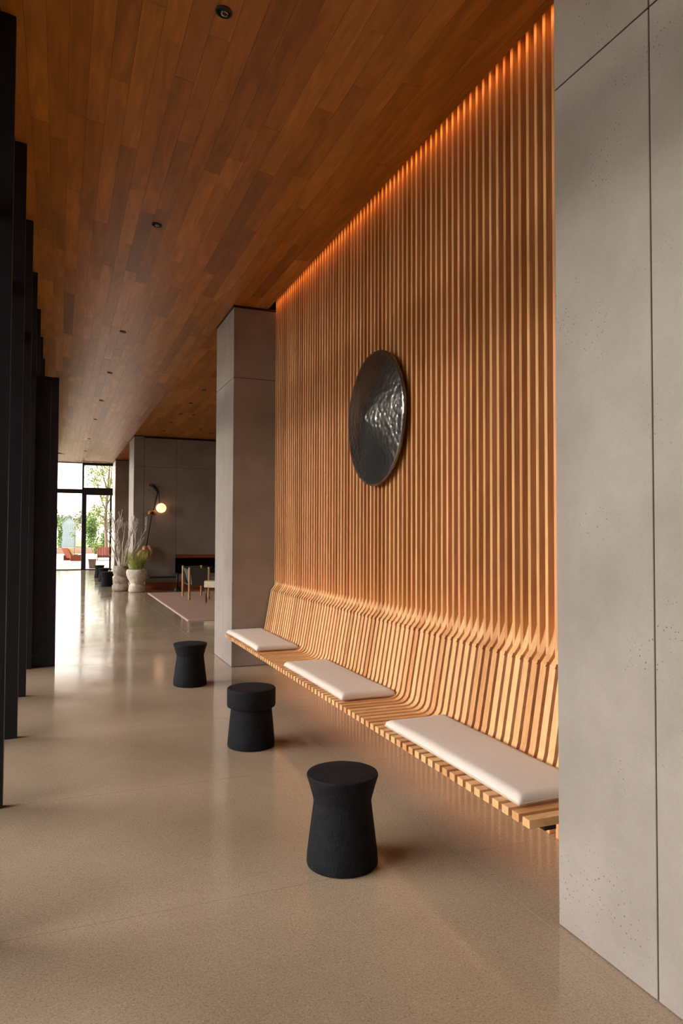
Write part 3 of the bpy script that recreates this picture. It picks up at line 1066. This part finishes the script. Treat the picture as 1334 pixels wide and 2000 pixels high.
# sculptural wall lamp
YW = YL + 0.004
wl2 = empty('wall_lamp', (2.5, YW, 2.0))
tag(wl2, 'sculptural wall lamp with glowing globe, dark ropes and hollow wooden rings', 'wall lamp')
L0 = (2.5, YW, 2.0)
MB().tube([(2.36, YW - 0.01, 2.965), (2.45, YW - 0.06, 2.93), (2.53, YW - 0.07, 2.85), (2.58, YW - 0.06, 2.79), (2.61, YW - 0.05, 2.75)], [0.030, 0.034, 0.036, 0.036, 0.03], 10).build('arm', M['rope'], wl2, loc=L0)
MB().tube([(2.585, YW - 0.05, 2.76), (2.52, YW - 0.06, 2.46), (2.455, YW - 0.08, 2.20)], 0.020, 8).build('rope', M['rope'], wl2, loc=L0)
MB().tube([(2.61, YW - 0.05, 2.76), (2.625, YW - 0.07, 2.58), (2.635, YW - 0.10, 2.38)], 0.013, 8).build('rope', M['rope'], wl2, loc=L0)
MB().tube([(2.425, YW - 0.06, 2.10), (2.36, YW - 0.05, 1.68), (2.29, YW - 0.06, 1.23)], 0.014, 8).build('rope', M['rope'], wl2, loc=L0)
gm = MB()
gpr = []
for k in range(13):
    a = -math.pi / 2 + math.pi * k / 12
    gpr.append((max(0.001, 0.142 * math.cos(a)), 0.142 * math.sin(a) * 0.97))
gm.lathe(gpr, 28, (2.672, YW - 0.155, 2.303), True, lambda a, z: 1 + 0.02 * math.sin(2 * a + 0.5))
gm.build('globe', M['globe'], wl2, loc=L0)
def torus(c, R, r, tilt, sq=0.75):
    vs, fs = [], []
    n, m_ = 24, 12
    rot = Matrix.Rotation(tilt[2], 3, 'Z') @ Matrix.Rotation(tilt[0], 3, 'X')
    for i in range(n):
        a = 2 * math.pi * i / n
        rr = r * (1 + 0.12 * math.sin(2 * a + 1))
        for j in range(m_):
            b_ = 2 * math.pi * j / m_
            p = rot @ Vector(((R + rr * math.cos(b_)) * math.cos(a), 1.5 * rr * math.sin(b_), sq * (R + rr * math.cos(b_)) * math.sin(a)))
            vs.append(Vector(c) + p)
    for i in range(n):
        for j in range(m_):
            fs.append((i * m_ + j, ((i + 1) % n) * m_ + j, ((i + 1) % n) * m_ + (j + 1) % m_, i * m_ + (j + 1) % m_))
    return MB().add(vs, fs, True)
torus((2.43, YW - 0.10, 2.165), 0.075, 0.042, (0.35, 0, 0.1), 0.72).build('wooden_ring', M['burl'], wl2, loc=L0)
torus((2.18, YW - 0.15, 0.985), 0.105, 0.048, (0.25, 0, 0.4), 0.95).build('wooden_ring', M['burl'], wl2, loc=L0)
torus((2.345, YW - 0.11, 1.06), 0.090, 0.045, (0.0, 0, -0.45), 1.45).build('wooden_ring', M['burl'], wl2, loc=L0)
for (hx, hy, hz, hr) in ((2.43, 0.06, 2.165, 0.055), (2.18, 0.10, 0.985, 0.085), (2.345, 0.07, 1.06, 0.075)):
    MB().tube([(hx, YW - hy, hz), (hx, YW - hy + 0.02, hz)], hr, 16).build('hollow', M['soot_dark'], wl2, loc=L0)  # dark disc standing in for the shade inside the ring
MB().lathe([(0.05, -0.11), (0.085, -0.06), (0.09, 0.03), (0.06, 0.10)], 16, (2.255, YW - 0.095, 1.13), True).build('wooden_hub', M['burl'], wl2, loc=L0)

# ------------------------------------------------------------------ stone pots with grass and branches
def rough_wob(seed, amp):
    rnd = random.Random(seed)
    ph = [rnd.uniform(0, 6.28) for _ in range(6)]
    def f(a, z):
        return (1 + amp * math.sin(2 * a + ph[0] + 5 * z) + amp * 0.7 * math.sin(3 * a + ph[1] - 9 * z) + amp * 0.5 * math.sin(5 * a + ph[2] + 23 * z) + amp * 0.35 * math.sin(9 * a + ph[3] + 40 * z))
    return f
PA = (1.965, 19.84, 0.0)
pa = empty('potted_grass', PA)
tag(pa, 'feathery green grass in a cream goblet-shaped stone pot', 'potted plant')
MB().lathe([(0.195, 0.0), (0.212, 0.015), (0.216, 0.06), (0.215, 0.14), (0.205, 0.185), (0.168, 0.20), (0.166, 0.215), (0.195, 0.27), (0.24, 0.36), (0.275, 0.45), (0.288, 0.53), (0.280, 0.59), (0.258, 0.612), (0.235, 0.605), (0.225, 0.55)], 40, PA, True, rough_wob(3, 0.028)).build('pot', M['stoneA'], pa, loc=PA)
MB().lathe([(0.0, 0.54), (0.224, 0.545), (0.224, 0.556), (0.0, 0.566)], 24, PA, True, cap=False).build('soil', M['soil'], pa, loc=PA)
rg = random.Random(11)
def blade(mb, base, d, h, bend, w, segs=4):
    pts = []
    for k in range(segs + 1):
        t = k / segs
        pts.append((Vector(base) + Vector((d[0], d[1], 0)) * (bend * t * t + 0.12 * t) + Vector((0, 0, h * (t - 0.18 * bend * t * t))), w * (1 - t) + 0.0006))
    side = Vector((-d[1], d[0], 0))
    vs, fs = [], []
    for (p, ww) in pts:
        vs += [p - side * ww, p + side * ww]
    for k in range(segs):
        fs.append((2 * k, 2 * k + 1, 2 * k + 3, 2 * k + 2))
    mb.add(vs, fs, True)
    return pts[-1][0]
gmb, pmb = MB(), MB()
for k in range(820):
    a = rg.uniform(0, 2 * math.pi)
    rr = 0.13 * math.sqrt(rg.random())
    base = (PA[0] + rr * math.cos(a), PA[1] + rr * math.sin(a), 0.555)
    a2 = a + rg.uniform(-0.6, 0.6)
    h = rg.uniform(0.30, 0.60)
    tip = blade(gmb, base, (math.cos(a2), math.sin(a2)), h, rg.uniform(0.02, 0.26) if math.cos(a2) < 0.3 else rg.uniform(0.02, 0.14), rg.uniform(0.002, 0.0045))
    if rg.random() < 0.06:
        dirv = Vector((math.cos(a2), math.sin(a2), 1.1)).normalized()
        for q in range(5):
            s = tip - dirv * 0.02 * q
            blade(pmb, tuple(s), (math.cos(a2 + rg.uniform(-1, 1)), math.sin(a2 + rg.uniform(-1, 1))), rg.uniform(0.05, 0.11), rg.uniform(0.02, 0.10), 0.0025, 2)
for k in range(36):
    a2 = math.pi + rg.uniform(-0.7, 0.7)
    base = (PA[0] - 0.1 + rg.uniform(-0.06, 0.06), PA[1] + rg.uniform(-0.1, 0.1), 0.56)
    tip = blade(gmb, base, (math.cos(a2), math.sin(a2)), rg.uniform(0.36, 0.50), rg.uniform(0.30, 0.45), 0.003)
    for q in range(4):
        blade(pmb, tuple(tip), (math.cos(a2 + rg.uniform(-0.5, 0.5)), math.sin(a2 + rg.uniform(-0.5, 0.5))), rg.uniform(0.02, 0.08), rg.uniform(0.04, 0.14), 0.003, 2)
gmb.build('grass_blades', M['grass'], pa, loc=PA, kind='stuff', fixn=False)
pmb.build('grass_plumes', M['plume'], pa, loc=PA, kind='stuff', fixn=False)

PB = (1.580, 20.32, 0.0)
pb = empty('potted_branches', PB)
tag(pb, 'bare bleached branches standing in a lumpy grey stone pot', 'potted plant')
MB().lathe([(0.17, 0.0), (0.205, 0.02), (0.215, 0.08), (0.205, 0.15), (0.185, 0.185), (0.178, 0.20), (0.195, 0.225), (0.208, 0.28), (0.205, 0.35), (0.185, 0.395), (0.175, 0.405), (0.19, 0.43), (0.222, 0.50), (0.228, 0.57), (0.215, 0.64), (0.20, 0.69), (0.165, 0.675), (0.155, 0.60)], 44, PB, True, rough_wob(8, 0.06)).build('pot', M['stoneB'], pb, loc=PB)
MB().lathe([(0.0, 0.60), (0.156, 0.60), (0.156, 0.61), (0.0, 0.63)], 20, PB, True, cap=False).build('soil', M['soil'], pb, loc=PB)
rb = random.Random(5)
def grow(mb, p, d, length, r, depth):
    pts, rad = [p], [r]
    q = p.copy()
    dd = d.normalized()
    nseg = 4
    for k in range(nseg):
        dd = (dd + Vector((rb.uniform(-0.20, 0.20), rb.uniform(-0.22, 0.12), 0.10))).normalized()
        q = q + dd * (length / nseg)
        pts.append(q.copy())
        rad.append(max(0.0075, r * (1 - 0.38 * (k + 1) / nseg)))
        if depth > 0 and k >= 1 and rb.random() < 0.36:
            s = Vector((rb.uniform(-0.8, 0.8), rb.uniform(-0.7, 0.15), rb.uniform(0.35, 0.9)))
            grow(mb, q.copy(), (dd + s * 0.8).normalized(), length * rb.uniform(0.55, 0.8), rad[-1] * 0.78, depth - 1)
    mb.tube(pts, rad, 5 if r < 0.006 else 6)
    if depth > 0:
        grow(mb, q.copy(), dd, length * 0.65, rad[-1], depth - 1)
for k, (dx, dy) in enumerate(((-0.42, 0.0), (-0.28, 0.15), (-0.12, -0.1), (0.02, 0.1), (0.18, -0.05), (0.38, 0.05), (0.62, -0.05), (0.85, 0.1))):
    mb = MB()
    grow(mb, Vector((PB[0] + dx * 0.10, PB[1] + dy * 0.2, 0.60)), Vector((dx * 0.55, dy * 0.5 - 0.05, 1.0)), rb.uniform(0.60, 0.74), 0.024, 3)
    mb.build('branch', M['branch'], pb, loc=PB, fixn=False)

# ------------------------------------------------------------------ outside
ground = MB().box(-200, 60, -120, Y1 + 0.3, -0.30, -0.122).build('exterior_ground', M['paving'])
struct(ground, 'dark paved ground outside the left glazing', 'ground')
g2 = MB().box(-60, 60, Y1 + 0.3, 160, -0.30, -0.02).build('exterior_terrace', M['gravel'])
struct(g2, 'sunlit tan gravel terrace beyond the end glazing', 'ground')
roof = MB().box(-5.6, -0.80, Y0 - 1, Y1 + 1.5, 4.86, 4.95).build('shading_overhang', M['soffit'])  # added out of view so the upper walls get less sky
struct(roof, 'unseen timber roof overhang added outside the left glazing to shade the daylight', 'roof')
roof2 = MB().box(-1.0, 7.0, Y0 - 0.3, Y1 + 0.4, 4.95, 5.2).build('roof', M['roof_edge'])
struct(roof2, 'flat roof above the hall', 'roof')

def lounge_chair(name, loc, rz, label, pad=True):
    t = empty(name)
    def add(nm, verts, mat):
        MB().hexa(verts).build(nm, mat, t)
    # seat boards, tilted back with boards
    for k in range(5):
        x0 = -0.34 + k * 0.138
        MB().hexa([(x0, -0.50, 0.74), (x0 + 0.128, -0.50, 0.74), (x0 + 0.128, -0.47, 0.76), (x0, -0.47, 0.76),
                   (x0, -0.20, 0.15), (x0 + 0.128, -0.20, 0.15), (x0 + 0.128, -0.17, 0.17), (x0, -0.17, 0.17)]).build('back_board', M['rust'], t)
        MB().hexa([(x0, -0.20, 0.20), (x0 + 0.128, -0.20, 0.20), (x0 + 0.128, 0.50, 0.30), (x0, 0.50, 0.30),
                   (x0, -0.20, 0.23), (x0 + 0.128, -0.20, 0.23), (x0 + 0.128, 0.50, 0.33), (x0, 0.50, 0.33)]).build('seat_board', M['rust'], t)
    for x in (-0.38, 0.355):
        MB().hexa([(x, -0.34, 0.02), (x + 0.03, -0.34, 0.02), (x + 0.03, 0.55, 0.02), (x, 0.55, 0.02),
                   (x, -0.34, 0.32), (x + 0.03, -0.34, 0.32), (x + 0.03, 0.55, 0.36), (x, 0.55, 0.36)]).build('side_panel', M['rust'], t)
    if pad:
        MB().hexa([(-0.30, -0.40, 0.70), (0.30, -0.40, 0.70), (0.30, -0.32, 0.72), (-0.30, -0.32, 0.72), (-0.30, -0.15, 0.27), (0.30, -0.15, 0.27), (0.30, -0.06, 0.29), (-0.30, -0.06, 0.29)]).build('pad', M['pad_yellow'], t)
    t.location = loc
    t.rotation_euler = (0, 0, rz)
    tag(t, label, 'garden chair', 'red garden chairs')
    return t
lounge_chair('garden_chair', (0.70, 43.2, -0.02), math.radians(-62), 'red wooden garden chair with tall back, outside left of the window post')
lounge_chair('garden_chair', (2.42, 43.6, -0.02), math.radians(180), 'red garden chair seen low behind the planter, right of the window post', pad=False)

pl = empty('planter_box', (1.39, 34.0, -0.02))
tag(pl, 'square tapered taupe planter just outside the end glazing', 'planter')
MB().hexa([(1.26, 33.87, -0.02), (1.52, 33.87, -0.02), (1.52, 34.13, -0.02), (1.26, 34.13, -0.02), (1.23, 33.84, 0.34), (1.55, 33.84, 0.34), (1.55, 34.16, 0.34), (1.23, 34.16, 0.34)]).build('body', M['planter'], pl, loc=(1.39, 34.0, -0.02))
MB().box(1.215, 1.565, 33.825, 34.175, 0.335, 0.40).build('rim', M['planter'], pl, loc=(1.39, 34.0, -0.02))

lw = MB().box(-15, 60, 58.0, 58.4, -0.02, 0.42).build('garden_wall', M['low_wall'])
tag(lw, 'long low sandstone garden wall beyond the red chairs', 'garden wall', kind='structure')
lawn = MB().box(-60, 60, 58.4, 160, -0.02, 0.02).build('lawn', M['lawn'])
struct(lawn, 'strip of green lawn behind the low garden wall', 'lawn')

# pale metal shed
SX0, SX1, SY, SZ = 0.12, 1.62, 80.0, 2.55
sh = empty('metal_shed', (0.85, SY, 0))
tag(sh, 'pale blue gabled metal shed far behind the left garden chair', 'shed')
xm = 0.80
vs = [(SX0, SY, 0), (SX1, SY, 0), (SX1, SY, SZ), (xm, SY, 3.2), (SX0, SY, SZ), (SX0, SY + 5, 0), (SX1, SY + 5, 0), (SX1, SY + 5, SZ), (xm, SY + 5, 3.2), (SX0, SY + 5, SZ)]
MB().add(vs, [(0, 1, 2, 3, 4), (9, 8, 7, 6, 5), (0, 4, 9, 5), (1, 6, 7, 2)]).build('walls', M['metal_shed'], sh, loc=(0.85, SY, 0))
MB().add([(SX0 - 0.06, SY - 0.1, SZ - 0.03), (xm, SY - 0.1, 3.22), (xm, SY + 5.1, 3.22), (SX0 - 0.06, SY + 5.1, SZ - 0.03), (SX0 - 0.06, SY - 0.1, SZ + 0.03), (xm, SY - 0.1, 3.28), (xm, SY + 5.1, 3.28), (SX0 - 0.06, SY + 5.1, SZ + 0.03)], BOXF).build('roof_pitch', M['metal_shed'], sh, loc=(0.85, SY, 0))
MB().add([(SX1 + 0.06, SY - 0.1, SZ - 0.03), (xm, SY - 0.1, 3.22), (xm, SY + 5.1, 3.22), (SX1 + 0.06, SY + 5.1, SZ - 0.03), (SX1 + 0.06, SY - 0.1, SZ + 0.03), (xm, SY - 0.1, 3.28), (xm, SY + 5.1, 3.28), (SX1 + 0.06, SY + 5.1, SZ + 0.03)], BOXF).build('roof_pitch', M['metal_shed'], sh, loc=(0.85, SY, 0))
for k in range(9):
    x = SX0 + 0.08 + k * (SX1 - SX0 - 0.16) / 8
    MB().box(x - 0.012, x + 0.012, SY - 0.03, SY, 0.0, 2.5).build('seam', M['metal_shed'], sh, loc=(0.85, SY, 0))

# trees and shrubs
hd = MB()  # unseen hedge, added to cut off the low sky on the left
rh = random.Random(77)
for k in range(44):
    yy = -12 + k * 1.6
    w_, h_ = rh.uniform(1.2, 1.7), rh.uniform(4.9, 5.6)
    x_ = -24 + rh.uniform(-0.4, 0.4)
    hd.lathe([(w_ * 0.8, -0.12), (w_, 0.5), (w_ * 1.05, h_ * 0.6), (w_ * 0.75, h_ * 0.9), (w_ * 0.2, h_)], 9, (x_, yy, 0), True, lambda a, z, q=k: 1 + 0.08 * math.sin(3 * a + q) + 0.05 * math.sin(5 * a + 2 * z))
hdo = hd.build('hedge', M['hedge'], kind='stuff')
tag(hdo, 'unseen tall clipped hedge added outside the left glazing to block low daylight', 'hedge', kind='stuff')
def leaves(mb, rnd, c, rad, count, size):
    for _ in range(count):
        d = Vector((rnd.gauss(0, 1), rnd.gauss(0, 1), rnd.gauss(0, 1)))
        d = d.normalized() * (rnd.random() ** 0.5)
        p = Vector(c) + Vector((d.x * rad[0], d.y * rad[1], d.z * rad[2]))
        u = Vector((rnd.gauss(0, 1), rnd.gauss(0, 1), rnd.gauss(0, 1))).normalized()
        v = u.cross(Vector((rnd.gauss(0, 1), rnd.gauss(0, 1), rnd.gauss(0, 1)))).normalized()
        s = size * rnd.uniform(0.6, 1.3)
        mb.add([p - u * s, p + v * s * 0.45, p + u * s, p - v * s * 0.45], [(0, 1, 2, 3)])
rt = random.Random(21)
tr = empty('garden_tree', (2.95, 50.0, 0))
tag(tr, 'leafy young tree with forked trunk seen through the right end window', 'tree')
T0 = (2.95, 50.0, 0)
MB().tube([(2.96, 50, -0.02), (2.90, 50, 1.2), (2.86, 50, 2.4), (2.90, 50, 3.4), (2.96, 50, 4.4), (3.05, 50, 5.6), (3.1, 50, 7.0)], [0.12, 0.10, 0.095, 0.085, 0.07, 0.05, 0.02], 10).build('trunk', M['bark'], tr, loc=T0)
for pts in ([(2.88, 50, 3.1), (2.6, 49.9, 3.7), (2.35, 49.9, 4.6), (2.2, 49.8, 5.2)], [(2.90, 50, 3.4), (3.3, 50.2, 4.2), (3.7, 50.2, 5.4)], [(2.96, 50, 4.4), (2.7, 50.1, 5.3), (2.55, 50.2, 6.4)],
            [(2.86, 50, 2.5), (2.5, 49.8, 2.75), (2.2, 49.8, 2.9)], [(2.93, 50, 3.9), (3.15, 49.8, 5.0), (3.2, 49.7, 6.2)]):
    MB().tube(pts, [0.05, 0.035, 0.022, 0.012][:len(pts)], 7).build('bough', M['bark'], tr, loc=T0)
lm = MB()
for (c, r, n_) in (((2.5, 50, 5.6), (0.7, 0.7, 0.6), 330), ((3.1, 50, 6.3), (0.9, 0.8, 0.8), 420), ((3.3, 50, 4.9), (0.6, 0.6, 0.5), 260), ((2.1, 49.8, 4.9), (0.5, 0.5, 0.4), 160),
                   ((2.35, 49.8, 3.0), (0.6, 0.6, 0.55), 420), ((2.75, 50, 3.9), (0.4, 0.5, 0.35), 120), ((1.75, 50, 5.5), (0.45, 0.5, 0.8), 110), ((2.6, 50, 2.2), (0.45, 0.5, 0.5), 180), ((1.4, 50, 6.2), (0.35, 0.4, 0.5), 50)):
    leaves(lm, rt, c, r, n_, 0.075)
lm.build('foliage', M['leaf'], tr, loc=T0, kind='stuff', fixn=False)

def shrub(c, r, n_, label, mat, size=0.09, name='garden_shrub'):
    t = empty(name, (c[0], c[1], 0))
    tag(t, label, 'shrub')
    for dx in (-0.4, 0.0, 0.4):
        MB().tube([(c[0] + dx * 0.2, c[1], 0.0), (c[0] + dx * r[0], c[1], c[2])], [0.04, 0.015], 6).build('stem', M['bark'], t, loc=(c[0], c[1], 0))
    mb = MB()
    rs = random.Random(int(c[0] * 100))
    leaves(mb, rs, c, r, n_, size)
    mb.build('foliage', mat, t, loc=(c[0], c[1], 0), kind='stuff', fixn=False)
shrub((2.45, 62.0, 1.8), (0.62, 0.8, 1.5), 1500, 'tall bright green shrub between the window post and the tree', M['leaf2'], 0.10)
shrub((2.55, 55.5, 0.45), (0.35, 0.4, 0.42), 420, 'low yellow-green shrub at the foot of the low garden wall', M['leaf'], 0.07)
shrub((3.50, 63.5, 1.0), (0.35, 0.5, 1.0), 420, 'green shrub half hidden behind the trunk of the garden tree', M['leaf2'], 0.10)
shrub((0.02, 66.0, 1.5), (0.22, 0.6, 1.6), 420, 'dark green shrub at the left edge of the end window', M['leaf2'], 0.10)
# sapling before the shed
sp_ = empty('sapling', (1.02, 55.0, 0))
tag(sp_, 'thin sapling with sparse leaves in front of the pale shed', 'tree')
MB().tube([(1.02, 55, 0), (1.0, 55, 1.1), (0.98, 55, 2.3)], [0.025, 0.02, 0.008], 7).build('trunk', M['bark'], sp_, loc=(1.02, 55.0, 0))
sm_ = MB()
for (c, r, n_) in (((0.95, 55, 1.35), (0.32, 0.3, 0.35), 90), ((1.08, 55, 1.9), (0.25, 0.3, 0.4), 60), ((1.15, 55, 2.35), (0.15, 0.2, 0.2), 26)):
    leaves(sm_, rt, c, r, n_, 0.055)
sm_.build('foliage', M['leaf'], sp_, loc=(1.02, 55.0, 0), kind='stuff', fixn=False)
# far trees behind the shed
for k, (c, r, n_, lab) in enumerate((((-1.6, 99, 3.2), (1.8, 1.6, 1.9), 1500, 'hazy far tree left of the pale shed'), ((0.6, 112, 3.2), (1.8, 2.0, 1.1), 900, 'hazy far tree directly behind the pale shed'),
                                     ((3.2, 106, 3.2), (1.8, 1.6, 1.6), 1100, 'hazy far tree right of the pale shed'), ((7.2, 100, 3.0), (2.0, 1.6, 2.2), 1100, 'hazy far tree behind the trunk of the garden tree'))):
    t = empty('far_tree', (c[0], c[1], 0))
    tag(t, lab, 'tree', 'far trees behind the shed')
    MB().tube([(c[0], c[1], 0), (c[0], c[1], c[2])], [0.15, 0.08], 7).build('trunk', M['bark'], t, loc=(c[0], c[1], 0))
    mb = MB()
    leaves(mb, rt, c, r, n_, 0.17)
    mb.build('foliage', M['hedge'], t, loc=(c[0], c[1], 0), kind='stuff', fixn=False)
